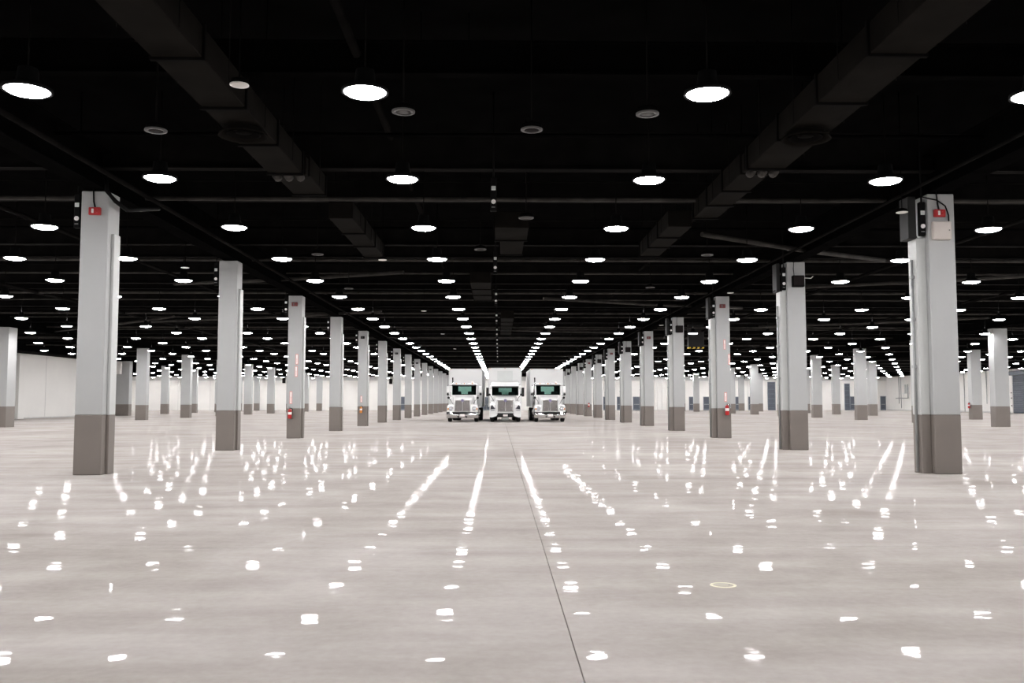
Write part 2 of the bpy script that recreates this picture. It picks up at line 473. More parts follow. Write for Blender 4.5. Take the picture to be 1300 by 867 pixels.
# branch lines that sag across the bays
for (x0, y0, z0, x1, y1, z1) in ((-13, 36, 6.2, -3.5, 33, 6.25), (5.6, 24.5, 6.1, 12.6, 29, 6.1), (-20, 52, 6.1, -6, 46, 6.1), (2, 40, 6.1, 12, 44, 6.1), (-2, 58, 6.2, 8, 61, 6.2), (12, 36, 6.1, 22, 31, 6.1), (-30, 60, 6.1, -18, 50, 6.2), (16, 55, 6.1, 27, 49, 6.1)):
    MB().tube([(x0, y0, z0), ((x0 + x1) / 2, (y0 + y1) / 2, (z0 + z1) / 2 - 0.05), (x1, y1, z1)], 0.07, 6).build('branch_pipe', 'pipe', ce)

# ------------------------------------------------------------------ columns
def proj(x, y, z):
    """picture coordinates of a point, used only to pick which repeats the photograph shows and to count them in labels"""
    p = cam.matrix_world.inverted() @ Vector((x, y, z))
    if p.z > -0.5: return None
    return (650 + 1143 * p.x / -p.z, 433.5 - 1143 * p.y / -p.z)
bpy.context.view_layer.update()

DADO = 1.22
def column_meshes(w, d, chase_side):
    r = {}
    r['shaft'] = MB().bbox(-w / 2, w / 2, 0, d, DADO, HCOL, 0.012).mesh('shaft', 'column')
    r['painted_base'] = MB().bbox(-w / 2 - 0.002, w / 2 + 0.002, -0.002, d + 0.002, 0, DADO, 0.012).mesh('painted_base', 'dado')
    if chase_side:
        s = chase_side
        x0, x1 = sorted((s * w / 2, s * (w / 2 + 0.20)))
        r['chase'] = MB().bbox(x0, x1, 0.14, d - 0.03, DADO, 4.95, 0.012).mesh('chase', 'chase')
        r['chase_base'] = MB().bbox(x0, x1, 0.14, d - 0.03, 0, DADO, 0.012).mesh('chase_base', 'dado')
        cx = s * (w / 2 + 0.235)
        r['conduit'] = MB().tube([(cx, 0.30, 0.03), (cx, 0.30, 4.5)], 0.028, 8).box(cx - 0.04, cx + 0.04, 0.25, 0.35, 3.2, 3.26).box(cx - 0.04, cx + 0.04, 0.25, 0.35, 2.2, 2.26).box(cx - 0.04, cx + 0.04, 0.25, 0.35, 4.1, 4.16).mesh('conduit', 'conduit')
    return r
CM_L = column_meshes(0.56, 0.56, 0)
CM_R = column_meshes(0.56, 0.56, -1)
CM_S = column_meshes(0.85, 0.6, 0)
CM_A = column_meshes(0.85, 0.95, 0)
CM_P = column_meshes(1.7, 0.8, 0)
# left row: thin side cover strip toward the aisle
CM_L['chase'] = MB().bbox(0.28, 0.34, 0.20, 0.50, DADO, 5.0, 0.01).mesh('chase', 'chase')
CM_L['chase_base'] = MB().bbox(0.28, 0.34, 0.20, 0.50, 0, DADO, 0.01).mesh('chase_base', 'dado')
def column(x, y, meshes, label, group):
    r = empty('column', (x, y, 0))
    tag(r, label, 'column', group)
    for k, me in meshes.items():
        put(k, me, r)
    return r
XLc, XRc = -8.39, 9.31
xl_lab = {0: 'nearest pale grey column on the left, red alarm near its top',
          2: 'third nearest column left of the trucks, holding a fire extinguisher and signs',
          4: 'fifth nearest column left of the trucks, with an amber extinguisher'}
xr_lab = {0: 'nearest pale grey column on the right, white box near its top',
          1: 'second nearest column right of the trucks, black box near its top',
          2: 'third nearest column right of the trucks, holding a fire extinguisher and signs'}
for k in range(15):
    n = k + 2
    y = S * n + 0.1
    column(XLc, y, CM_L, xl_lab.get(k, '%s pale grey column with taupe base in the row left of the trucks' % ORD[k]), 'columns left of the trucks')
    column(XRc, y, CM_R, xr_lab.get(k, '%s pale grey column with taupe base in the row right of the trucks' % ORD[k]), 'columns right of the trucks')
def side_row(xc, n0, step, nmax, side, which, meshes, first=None):
    k = 0; n = n0; seen = 0
    while n < nmax:
        p = proj(xc, n * S, 1.0)
        if p and -60 < p[0] < 1360:
            me = first if (k == 0 and first) else meshes
            column(xc, n * S, me, '%s column in the %s row far out on the %s' % (ORD[min(seen, 17)], which, side), '%s side columns, %s row' % (side, which))
            seen += 1
        k += 1; n += step
side_row(-29.1, 5.73, 1.125, 16.9, 'left', 'inner', CM_S, CM_A)
side_row(-40.72, 11.94, 1.13, 16.9, 'left', 'outer', CM_S)
side_row(29.85, 5.73, 1.115, 16.9, 'right', 'inner', CM_S)
side_row(40.15, 8.12, 1.13, 16.9, 'right', 'outer', CM_S)
column(-40.68, 10.57 * S, CM_P, 'wide grey pier with taupe base ending the white left wall', None)
bb = MB().bbox(-42.4, -40.55, 97.02, 97.6, 4.45, 5.8, 0.03).build('bulkhead_box', 'white')
tag(bb, 'white boxed bulkhead beside the wide grey pier', 'bulkhead')

# ------------------------------------------------------------------ lamps
LZ = 5.53
ROWS = [(-1.75, 'first', 'left'), (-6.13, 'second', 'left'), (-10.5, 'third', 'left'), (-14.75, 'fourth', 'left'), (-18.9, 'fifth', 'left'), (-23.1, 'sixth', 'left'),
        (-27.4, 'seventh', 'left'), (-31.6, 'eighth', 'left'), (-35.8, 'ninth', 'left'), (-39.6, 'tenth', 'left'), (-44, '', 'left'), (-48.3, '', 'left'), (-52.6, '', 'left'), (-57, '', 'left'), (-61.2, '', 'left'),
        (2.74, 'first', 'right'), (7.08, 'second', 'right'), (11.5, 'third', 'right'), (15.95, 'fourth', 'right'), (20.25, 'fifth', 'right'), (24.6, 'sixth', 'right'), (28.9, 'seventh', 'right'),
        (33.2, 'eighth', 'right'), (37.5, 'ninth', 'right'), (41.8, 'tenth', 'right'), (46.1, 'eleventh', 'right'), (50.4, 'twelfth', 'right'), (54.7, '', 'right'), (59.0, '', 'right'), (63.3, '', 'right')]
R0 = 0.275
def lamp_parts(n=24):
    hs = MB().lathe([(0.07, 0.30), (0.12, 0.29), (0.14, 0.12), (0.20, 0.07), (R0 + 0.03, 0.03), (R0 + 0.035, -0.012), (R0 + 0.005, -0.012), (R0, 0.0)], n).mesh('housing', 'housing')
    ln = MB().lathe([(R0 - 0.001, -0.004), (R0 * 0.86, -0.030), (R0 * 0.60, -0.050), (R0 * 0.30, -0.060), (0.02, -0.062)], n).mesh('lens', 'lens')
    hg = MB().tube([(0, 0, 0.29), (0, 0, 1.6)], 0.012, 5).mesh('hanger', 'steel')
    return hs, ln, hg
hs_me, ln_me, hg_me = lamp_parts(28)
far = MB().lathe([(0.06, 0.30), (0.14, 0.12), (R0 + 0.03, 0.03), (R0 + 0.03, -0.01), (R0, -0.01)], 14, caps=False, smooth=False)
far.tube([(0, 0, 0.29), (0, 0, 1.4)], 0.012, 4)
far.lathe([(R0 - 0.001, -0.008), (R0 * 0.75, -0.040), (R0 * 0.3, -0.060)], 14, smooth=True, mi=1)
far_me = far.mesh('ceiling_lamp', ['housing', 'lens'])
allp = []
for ri, (x, nm, side) in enumerate(ROWS):
    for k in range(-2, 32):
        y = 11.55 + 4.6 * k
        if y > BACK - 1.5 or y < FRONT + 1: continue
        if x < -39 and y < 99: continue
        px, py = x, y
        if ri == 3 and k == 3: px = -13.63
        p = proj(px, py, LZ)
        inview = p is not None and -25 < p[0] < 1325 and -20 < p[1] < 600
        allp.append((py, px, ri, inview))
vis = sorted([a for a in allp if a[3]])[:300]
vset = set((a[0], a[1]) for a in vis)
count = {}
for (y, x, ri, _) in vis:
    nm, side = ROWS[ri][1], ROWS[ri][2]
    if not nm: nm = 'outermost'
    c = count.get(ri, 0); count[ri] = c + 1
    grp = 'round lamps, %s row %s of the trucks' % (nm, side)
    if c < 10:
        lab = '%s glowing round ceiling lamp in the %s lamp row %s of the trucks' % (ORD[c], nm, side)
    else:
        lab = 'small distant round ceiling lamp far down the %s row %s of trucks' % (nm, side)
    if y < 40:
        r = empty('ceiling_lamp', (x, y, LZ))
        put('housing', hs_me, r); put('lens', ln_me, r); put('hanger', hg_me, r)
    else:
        r = put('ceiling_lamp', far_me, None, (x, y, LZ))
    tag(r, lab, 'lamp', grp)
rest = MB()
n = 10
for (y, x, ri, iv) in allp:
    if (y, x) in vset: continue
    ring = [(cos(2 * pi * k / n), sin(2 * pi * k / n)) for k in range(n)]
    o = len(rest.v)
    lo = [(x + R0 * a, y + R0 * b_, LZ) for a, b_ in ring]
    up = [(x + 0.12 * a, y + 0.12 * b_, LZ + 0.25) for a, b_ in ring]
    rest.add(lo + up, [(i, (i + 1) % n, n + (i + 1) % n, n + i) for i in range(n)] + [tuple(n + i for i in range(n))])
    mid = [(x + R0 * 0.6 * a, y + R0 * 0.6 * b_, LZ - 0.055) for a, b_ in ring]
    rest.add(lo + mid, [(i, n + i, n + (i + 1) % n, (i + 1) % n) for i in range(n)] + [tuple(n + i for i in range(n))], False, 1)
    rest.tube([(x, y, LZ + 0.25), (x, y, 6.8)], 0.012, 4)
ro = rest.build('distant_ceiling_lamps', ['housing', 'lens'])
tag(ro, 'tiny round ceiling lamps at the farthest end of the hall', 'lamp', kind='stuff')

# small unlit white downlights
dl_me = [MB().lathe([(0.118, 0.012), (0.118, 0.0), (0.10, -0.006), (0.01, -0.008)], 18).mesh('disc', 'white'), MB().tube([(0, 0, 0.05), (0, 0, HC - 5.43)], 0.01, 5).mesh('hanger', 'black'), MB().lathe([(0.05, 0.09), (0.10, 0.07), (0.117, 0.012)], 18).mesh('housing', 'black')]
DLS = [(-3.24, 11.05, 'small unlit white disc light between the two nearest left lamps'),
       (-3.24, 24.95, 'small unlit white disc light at the end of the second left duct'),
       (-3.26, 39.1, 'small unlit white disc light, third along the left middle line'),
       (-3.26, 52.4, 'small unlit white disc light, fourth along the left middle line'),
       (-3.28, 67.2, 'small unlit white disc light just in front of the left truck'),
       (8.42, 18.46, 'small unlit white disc light left of the nearest right column'),
       (8.42, 32.4, 'small unlit white disc light above the third right column'),
       (8.42, 46.25, 'small unlit white disc light above the fifth right column'),
       (-9.25, 26.5, 'small unlit white disc light left of the second left column')]
for x, y, lab in DLS:
    r = empty('downlight', (x, y, 5.43))
    tag(r, lab, 'light', 'small unlit downlights')
    put('disc', dl_me[0], r); put('hanger', dl_me[1], r); put('housing', dl_me[2], r)

# unlit batten
bt = empty('batten_light', (-0.90, 14.7, 7.06))
tag(bt, 'long unlit white batten light under the black ceiling near the top', 'light')
MB().bbox(-0.61, 0.61, -0.09, 0.09, 0.04, 0.10, 0.01).build('body', 'white', bt)
MB().lathe([(0.045, -0.60), (0.045, 0.60)], 10, 'x', (0, 0, 0.0)).build('tube', 'white', bt)
for s in (-1, 1):
    MB().box(s * 0.61 - 0.02, s * 0.61 + 0.02, -0.07, 0.07, -0.05, 0.08).build('end_cap', 'dimwhite', bt)
    MB().tube([(s * 0.4, 0, 0.1), (s * 0.4, 0, 0.94)], 0.01, 5).build('hanger', 'steel', bt)

# hanging ceiling loudspeakers (ring with dark mesh)
def speaker(x, y, lab, bright=True):
    r = empty('pendant_speaker', (x, y, 5.7))
    tag(r, lab, 'speaker', 'pendant ceiling speakers')
    MB().lathe([(0.06, 0.12), (0.14, 0.09), (0.168, 0.012)], 20).build('housing', 'black', r)
    MB().lathe([(0.17, 0.014), (0.17, -0.006), (0.115, -0.008), (0.112, 0.0)], 20, caps=False).build('ring', 'ring', r)
    MB().lathe([(0.113, 0.004), (0.06, -0.006), (0.01, -0.008)], 20).build('mesh_cover', 'mesh' if bright else 'ring', r)
    MB().tube([(0, 0, 0.1), (0, 0, HC - 5.7)], 0.014, 5).build('rod', 'steel', r)
speaker(-5.34, 13.85, 'dark ring shaped pendant speaker above the left round lamps')
speaker(0.51, 13.72, 'dark ring shaped pendant speaker in the upper middle')
speaker(-1.39, 12.88, 'plain dark disc speaker right of the nearest left lamp', False)
speaker(2.18, 12.93, 'plain dark disc speaker left of the nearest right lamp', False)
speaker(0.63, 20.46, 'dark pendant speaker before the middle duct', False)
speaker(-0.51, 24.77, 'dark pendant speaker left of the middle duct')
speaker(-5.19, 25.65, 'dark pendant speaker left of the second left duct')
speaker(6.0, 25.6, 'dark pendant speaker right of the right duct')
speaker(5.6, 33.0, 'dark pendant speaker far beyond the right duct')
speaker(-5.6, 33.5, 'dark pendant speaker far beyond the left ducts')

# ------------------------------------------------------------------ ducts
def duct(name, x0, x1, y0, y1, z, nsec, lab, h=0.42, wide=None):
    r = empty(name, ((x0 + x1) / 2, y0, z))
    tag(r, lab, 'duct', 'air ducts under the ceiling')
    w = (x1 - x0) / 2
    L = (y1 - y0) / nsec
    for k in range(nsec):
        sec = MB().bbox(-w, w, k * L + 0.03, (k + 1) * L - 0.03, 0, h, 0.012).build('duct_section', 'duct', r)
        MB().bbox(-w - 0.03, w + 0.03, (k + 1) * L - 0.035, (k + 1) * L + 0.035, -0.035, h + 0.03, 0.008).build('flange', 'ductdark', sec)
    for k in range(nsec):
        y = (k + 0.5) * L
        for s in (-1, 1):
            MB().tube([(s * (w + 0.04), y, -0.0), (s * (w + 0.04), y, HC - z)], 0.008, 4).build('hanger_rod', 'steel', r)
    return r
d1 = duct('air_duct', -4.45, -3.80, 5.5, 17.2, 5.89, 6, 'nearest dark air duct running back on the upper left')
duct('air_duct', -4.40, -3.72, 17.5, 19.1, 5.92, 1, 'short dark duct end piece after the nearest left duct')
d2 = duct('air_duct', 4.70, 5.42, 5.5, 16.7, 5.89, 6, 'nearest dark air duct running back on the upper right')
duct('air_duct', 4.70, 5.28, 17.2, 21.4, 5.91, 3, 'second dark air duct section on the upper right')
duct('air_duct', 4.28, 4.88, 22.4, 27.0, 5.90, 3, 'third dark air duct section on the right, leading to the middle')
duct('air_duct', -4.10, -3.52, 21.5, 27.4, 5.90, 3, 'second dark air duct on the left, behind the first')
duct('air_duct', -0.10, 0.76, 22.6, 24.4, 5.90, 1, 'wide middle duct piece under the ceiling')
duct('air_duct', 0.04, 0.70, 24.7, 27.0, 5.93, 1, 'narrow middle duct piece behind the wide one')
duct('air_duct', -1.06, -0.30, 33.2, 39.2, 5.90, 3, 'far middle duct left of the centre line')
duct('air_duct', 0.12, 0.82, 48.0, 60.0, 5.95, 5, 'farthest middle duct before the trucks')
# round diffusers and scalloped couplings
for x, y, lab in ((-4.12, 14.35, 'round dark diffuser under the nearest left duct'), (5.02, 14.4, 'round dark diffuser under the nearest right duct')):
    r = empty('round_diffuser', (x, y, 5.86))
    tag(r, lab, 'diffuser', 'round duct diffusers')
    MB().lathe([(0.30, 0.02), (0.36, -0.08), (0.40, -0.10), (0.38, -0.06), (0.30, 0.0)], 24, caps=False).build('outer_cone', 'duct', r)
    MB().lathe([(0.20, 0.02), (0.25, -0.06), (0.27, -0.07), (0.24, -0.03)], 24, caps=False).build('inner_cone', 'ductdark', r)
    MB().lathe([(0.08, 0.02), (0.13, -0.04), (0.02, -0.045)], 20).build('core', 'ductdark', r)
for x, y, lab in ((-4.1, 17.385, 'scalloped dark coupling at the end of the nearest left duct'), (5.05, 16.95, 'scalloped dark coupling at the end of the nearest right duct')):
    r = empty('duct_coupling', (x, y, 5.86))
    tag(r, lab, 'coupling', 'duct couplings')
    MB().bbox(-0.36, 0.36, -0.10, 0.10, 0.03, 0.40, 0.02).build('collar', 'duct', r)
    for k in (-1, 0, 1):
        MB().lathe([(0.02, -0.13), (0.08, -0.10), (0.085, 0.05), (0.03, 0.1)], 10, 'y', (k * 0.22, 0, 0.01)).build('scallop', 'pipe', r)

# ------------------------------------------------------------------ column fittings
def power_box(x, y, z, lab, panel=False):
    """black hanging box with a white square and a round white cover"""
    r = empty('power_box', (x, y, z))
    tag(r, lab, 'outlet box', 'hanging power boxes')
    MB().bbox(-0.065, 0.065, -0.05, 0.06, -0.42, 0.30, 0.015).build('body', 'blackplastic', r)
    MB().bbox(-0.045, 0.045, -0.062, -0.05, 0.02, 0.11, 0.006).build('square_cover', 'boxgrey', r)
    MB().lathe([(0.046, -0.066), (0.048, -0.05)], 16, 'y', (0, 0, -0.22)).build('round_cover', 'signwhite', r)
    MB().box(-0.04, 0.035, -0.056, -0.05, -0.345, -0.325).build('socket_strip', 'dimwhite', r)
    MB().tube([(0, 0, 0.3), (0, 0, HC - z)], 0.02, 6).build('drop_cable', 'blackplastic', r)
    return r
for k in range(9):
    n = k + 2
    y = S * n + 0.12
    power_box(-0.11, y, 5.88, '%s black power drop with white dots hanging down the middle' % ORD[k])
    power_box(XLc - 0.40, y + 0.1, 5.52, '%s black power drop with white dots beside the left columns' % ORD[k])
    power_box(XRc - 0.375, y + 0.06, 5.40, '%s black power drop with white dots beside the right columns' % ORD[k])
    # dark panel left of the right-hand columns
    r = empty('electric_panel', (XRc - 0.62, y + 0.2, 5.38))
    tag(r, '%s dark grey electric panel at the top of the right columns' % ORD[k], 'panel', 'panels on right columns')
    xa = -0.03 if k == 0 else 0.03
    MB().bbox(xa, 0.14, -0.12, 0.3, -0.45, 0.45, 0.015).build('cabinet', 'grilledark', r)
    MB().bbox(xa + 0.015, 0.125, -0.132, -0.12, -0.42, 0.42, 0.005).build('cover', 'grilledark', r)
    MB().box(0.02, 0.20, 0.0, 0.24, -0.42, -0.38).build('bracket', 'steel', r)

def strobe(x, y, z, lab, cable=True, mat='red'):
    r = empty('alarm_strobe', (x, y, z))
    tag(r, lab, 'alarm', 'alarm strobes on columns')
    MB().bbox(-0.12, 0.12, -0.075, -0.0, -0.08, 0.08, 0.012).build('body', mat, r)
    MB().bbox(-0.05, -0.005, -0.095, -0.075, -0.045, 0.045, 0.006).build('flash_lens', 'white' if mat == 'red' else 'dimwhite', r)
    MB().lathe([(0.03, -0.09), (0.035, -0.075)], 12, 'y', (0.055, 0, 0)).build('horn', mat, r)
    if cable:
        MB().tube([(0.0, -0.02, 0.07), (-0.03, -0.03, 0.2), (-0.05, -0.02, HCOL - z + 0.05)], 0.016, 6).build('cable', 'blackplastic', r)
strobe(XLc + 0.02, S * 2 + 0.1, 5.43, 'red alarm strobe with black cable on the nearest left column')
strobe(XRc - 0.05, S * 2 + 0.1, 5.44, 'red alarm strobe above the white box, nearest right column')
strobe(XLc - 0.02, S * 4 + 0.1, 5.50, 'small red alarm strobe on the third left column', False, 'darkred')
strobe(XRc - 0.02, S * 4 + 0.1, 5.45, 'small red alarm strobe on the third right column', False, 'darkred')
for n, nm in ((6, 'fifth'), (8, 'seventh'), (10, 'ninth')):
    strobe(XRc, S * n + 0.1, 5.45, 'small red alarm strobe on the %s right column' % nm, False, 'darkred')
for n, nm in ((6, 'fifth'), (8, 'seventh'), (10, 'ninth'), (12, 'eleventh')):
    strobe(XLc, S * n + 0.1, 5.45, 'small dark alarm strobe on the %s left column' % nm, False, 'grilledark')
# white junction box
jb = empty('junction_box', (XRc - 0.03, S * 2 + 0.1, 5.07))
tag(jb, 'square white junction box below the alarm, nearest right column', 'box')
MB().bbox(-0.19, 0.19, -0.11, 0.0, -0.19, 0.19, 0.012).build('body', 'jbox', jb)
MB().bbox(-0.175, 0.175, -0.118, -0.11, -0.175, 0.175, 0.004).build('cover', 'jbox', jb)
MB().lathe([(0.012, -0.126), (0.014, -0.118)], 8, 'y', (0.14, 0, 0.0)).build('latch', 'dimwhite', jb)
# cables at tops of columns
cb = MB().tube([(XRc - 0.45, S * 2 + 0.02, 5.78), (XRc - 0.1, S * 2 + 0.06, 5.72), (XRc + 0.08, S * 2 + 0.07, 5.6), (XRc + 0.14, S * 2 + 0.06, 5.40), (XRc + 0.14, S * 2 + 0.06, 5.27)], 0.014, 6).build('loose_cable', 'blackplastic')
tag(cb, 'black loose cable draped over the nearest right column top', 'cable')
cb = MB().tube([(XLc + 0.22, S * 2 + 0.03, 6.3), (XLc + 0.27, S * 2 + 0.03, 5.85), (XLc + 0.42, S * 2 + 0.1, 5.65), (XLc + 0.5, S * 2 + 0.5, 5.55), (XLc + 0.6, S * 2 + 2.0, 5.9)], 0.045, 8).build('loose_cable', 'blackplastic')
tag(cb, 'thick black cable bending past the nearest left column top', 'cable')
# black speaker boxes on every other right column
for n, nm in ((3, 'second'), (5, 'fourth'), (7, 'sixth'), (9, 'eighth'), (11, 'tenth'), (13, 'twelfth')):
    r = empty('wall_speaker', (XRc + 0.03, S * n + 0.1, 5.24))
    tag(r, 'square black speaker box on the %s right column' % nm, 'speaker', 'black speaker boxes on right columns')
    MB().bbox(-0.185, 0.185, -0.16, 0.0, -0.18, 0.18, 0.02).build('cabinet', 'blackplastic', r)
    MB().bbox(-0.16, 0.16, -0.172, -0.16, -0.13, 0.155, 0.006).build('grille', 'mesh', r)
    MB().tube([(-0.1, -0.02, 0.18), (-0.12, -0.02, 0.4), (-0.1, -0.01, HCOL - 5.2)], 0.012, 5).build('cable', 'blackplastic', r)
    if n == 3:
        MB().tube([(0.19, -0.05, 0.11), (0.42, -0.05, 0.10), (0.48, -0.05, 0.16)], 0.014, 6).build('bracket', 'white', r)
# hanging dark curtain motor box with hazard strip
hb = empty('hanging_banner_box', (13.2, 60.0, 5.05))
tag(hb, 'dark grey hanging box with yellow striped lower edge, right side', 'box')
MB().bbox(-0.52, 0.52, -0.2, 0.2, 0.08, 1.6, 0.03).build('body', 'grilledark', hb)
for k in range(7):
    MB().box(-0.52 + k * 0.149, -0.52 + k * 0.149 + 0.145, -0.21, 0.21, 0.0, 0.08).build('edge_strip', 'yellow' if k % 2 == 0 else 'blackplastic', hb)
for s in (-1, 1):
    MB().tube([(s * 0.4, 0, 1.6), (s * 0.4, 0, 2.95)], 0.015, 5).build('chain', 'steel', hb)

# extinguishers
def extinguisher(x, y, z, lab, mat='red', sc=1.0, face=0.0):
    r = empty('fire_extinguisher', (x, y, z), face)
    r.scale = (sc, sc, sc)
    tag(r, lab, 'extinguisher', 'fire extinguishers on columns')
    cy = -0.11
    MB().lathe([(0.03, 0.0), (0.075, 0.01), (0.08, 0.03), (0.08, 0.30), (0.072, 0.35), (0.04, 0.385), (0.026, 0.395)], 16, 'z', (0, cy, 0)).build('cylinder', mat, r)
    MB().lathe([(0.0815, 0.17), (0.0815, 0.27)], 16, 'z', (0, cy, 0), caps=False).build('label_band', 'signwhite', r)
    MB().tube([(0, cy, 0.39), (0, cy, 0.44)], 0.022, 8).bbox(-0.06, 0.05, cy - 0.015, cy + 0.015, 0.43, 0.45, 0.004).bbox(-0.075, 0.03, cy - 0.012, cy + 0.012, 0.47, 0.485, 0.004).build('valve', 'chrome', r)
    MB().tube([(0.02, cy, 0.42), (0.09, cy, 0.43), (0.115, cy, 0.35), (0.10, cy, 0.16)], 0.012, 6).build('hose', 'blackplastic', r)
    MB().box(-0.03, 0.03, cy + 0.05, 0.0, 0.24, 0.40).build('bracket', 'signwhite', r)
def vsign(x, y, z0, z1, lab, w=0.11, mat='redsign'):
    r = empty('extinguisher_sign', (x, y, (z0 + z1) / 2))
    tag(r, lab, 'sign', 'upright red and white signs')
    h = (z1 - z0) / 2
    MB().box(-w / 2, w / 2, -0.006, 0, -h, h).build('border', mat, r)
    MB().box(-w / 2 + 0.022, w / 2 - 0.022, -0.009, -0.006, -h + 0.03, h - 0.03).build('field', 'signwhite', r)
    MB().box(-0.008, 0.008, -0.011, -0.009, -h + 0.07, h * 0.15).build('mark', mat, r)
yl4 = S * 4 + 0.1
vsign(XLc + 0.10, yl4, 3.02, 3.45, 'upper of two high red and white signs, third left column')
vsign(XLc + 0.08, yl4, 2.51, 2.95, 'lower of two high red and white signs, third left column')
vsign(XLc - 0.12, yl4, 1.40, 1.92, 'red and white sign right above the extinguisher, third left column')
extinguisher(XLc - 0.13, yl4, 0.80, 'red fire extinguisher on the third left column')
vsign(XRc + 0.05, yl4, 3.65, 4.06, 'upper of two high red and white signs, third right column', 0.09)
vsign(XRc + 0.23, yl4, 3.02, 3.46, 'lower of two high red and white signs, third right column', 0.09)
vsign(XRc + 0.06, yl4, 1.49, 1.88, 'red and white sign right above the extinguisher, third right column')
extinguisher(XRc + 0.09, yl4, 0.94, 'red fire extinguisher on the third right column', 'red', 1.05)
vsign(XLc - 0.05, S * 6 + 0.1, 1.45, 1.85, 'pale upright sign above the amber extinguisher, fifth left column')
extinguisher(XLc - 0.05, S * 6 + 0.1, 0.80, 'amber and red extinguisher on the fifth left column', 'amber')
extinguisher(XRc - 0.05, S * 10 + 0.1, 0.95, 'tiny red extinguisher on the ninth right column')
extinguisher(40.15 - 0.43, 8.12 * S + 0.3, 0.95, 'dark red extinguisher on the side of an outer right column', 'red', 1.1, -pi / 2)
bs = MB().bbox(XRc - 0.45, XRc - 0.25, S * 13 - 0.15, S * 13 + 0.05, 0.0, 0.30, 0.05).build('floor_stop', 'blackplastic')
tag(bs, 'small black floor block beside a distant right column', 'block')

# wall loudspeakers
def wall_box(x, y, z, w, h, lab, d=0.5, mat='blackplastic', ax='y'):
    r = empty('wall_loudspeaker', (x, y, z))
    tag(r, lab, 'speaker', 'loudspeakers on the walls')
    if ax == 'y':
        MB().bbox(-w / 2, w / 2, -d, -0.1, -h / 2, h / 2, 0.05).build('cabinet', mat, r)
        MB().box(-w / 2 + .08, w / 2 - .08, -d - 0.02, -d, -h / 2 + .08, h / 2 - .08).build('grille', 'mesh', r)
        MB().box(-0.06, 0.06, -0.12, 0, -0.1, 0.1).build('bracket', 'steel', r)
    else:
        MB().bbox(-d, -0.1, -w / 2, w / 2, -h / 2, h / 2, 0.05).build('cabinet', mat, r)
        MB().box(-d - 0.02, -d, -w / 2 + .08, w / 2 - .08, -h / 2 + .08, h / 2 - .08).build('grille', 'mesh', r)
        MB().box(-0.12, 0, -0.06, 0.06, -0.1, 0.1).build('bracket', 'steel', r)
wall_box(-37.2, BACK - 0.02, 5.15, 0.5, 0.9, 'black loudspeaker on the far wall left of the extinguisher column')
wall_box(-18.7, BACK - 0.02, 5.0, 0.5, 0.9, 'black loudspeaker on the far wall above the left blue door')
wall_box(42.6, BACK - 0.02, 5.7, 0.7, 0.6, 'black loudspeaker on the far wall right of the extinguisher column')
wall_box(58.0, BACK - 0.02, 5.6, 0.6, 0.5, 'black loudspeaker on the far wall near the right corner')
wall_box(XR, 123.2, 6.4, 1.6, 0.7, 'black loudspeaker high on the right wall', 0.6, 'blackplastic', 'x')
cabn = empty('fire_cabinet', (XR, 123.0, 1.75))
tag(cabn, 'small grey panel on the right wall between two columns', 'cabinet')
MB().bbox(-0.18, -0.015, -0.45, 0.45, -0.45, 0.45, 0.03).build('body', 'dimwhite', cabn)
MB().box(-0.2, -0.18, -0.38, 0.38, -0.38, 0.38).build('cover', 'boxgrey', cabn)
cabn = empty('riser_cabinet', (XR, 149.9, 3.6))
tag(cabn, 'pale riser cabinet among the pipes on the right wall', 'cabinet')
MB().bbox(-0.35, -0.015, -0.6, 0.6, -0.75, 0.75, 0.03).build('body', 'boxgrey', cabn)
MB().box(-0.37, -0.35, -0.5, 0.5, -0.65, 0.65).build('cover', 'white', cabn)

# floor service cover
fc = empty('floor_cover', (1.83, 7.42, 0.0))
tag(fc, 'small round brass rimmed service cover set in the floor', 'cover')
MB().lathe([(0.082, 0.0005), (0.084, 0.003), (0.105, 0.003), (0.108, 0.0005)], 28, caps=False).build('rim', pmat('pale_brass', (0.62, 0.58, 0.42), 0.4, metal=0.3), fc)
MB().lathe([(0.082, 0.0003), (0.080, 0.0018), (0.02, 0.0020)], 28).build('lid', pmat('worn_brass', (0.36, 0.33, 0.27), 0.5, metal=0.3), fc)
MB().lathe([(0.010, 0.002), (0.009, 0.0035)], 10, 'z', (0.05, 0, 0)).build('screw', 'dimwhite', fc)

# ------------------------------------------------------------------ trucks
def rrect(w, z0, z1, y, r=0.12, n=4, wt=None):
    """rounded section across the truck at depth y; wt = width at the top"""
    wt = wt or w
    pts = []
    def corner(cx, cz, a0):
        for k in range(n + 1):
            a = a0 + (pi / 2) * k / n
            pts.append((cx + r * cos(a), y, cz + r * sin(a)))
    corner(w / 2 - r, z0 + r, -pi / 2)
    corner(wt / 2 - r, z1 - r, 0)
    corner(-wt / 2 + r, z1 - r, pi / 2)
    corner(-w / 2 + r, z0 + r, pi)
    return pts

tyre_me = MB().lathe([(0.30, -0.13), (0.42, -0.145), (0.50, -0.12), (0.515, -0.06), (0.515, 0.06), (0.50, 0.12), (0.42, 0.145), (0.30, 0.13)], 28, 'x', caps=False).mesh('tyre', 'rubber')
rim_me = MB().lathe([(0.30, -0.13), (0.28, -0.10), (0.26, -0.02), (0.10, -0.03), (0.09, -0.12), (0.09, 0.12), (0.10, 0.03), (0.26, 0.02), (0.28, 0.10), (0.30, 0.13)], 24, 'x').mesh('rim', 'chrome')
def wheel(root, x, y):
    t = put('tyre', tyre_me, root, (x, y, 0.515))
    put('rim', rim_me, t)

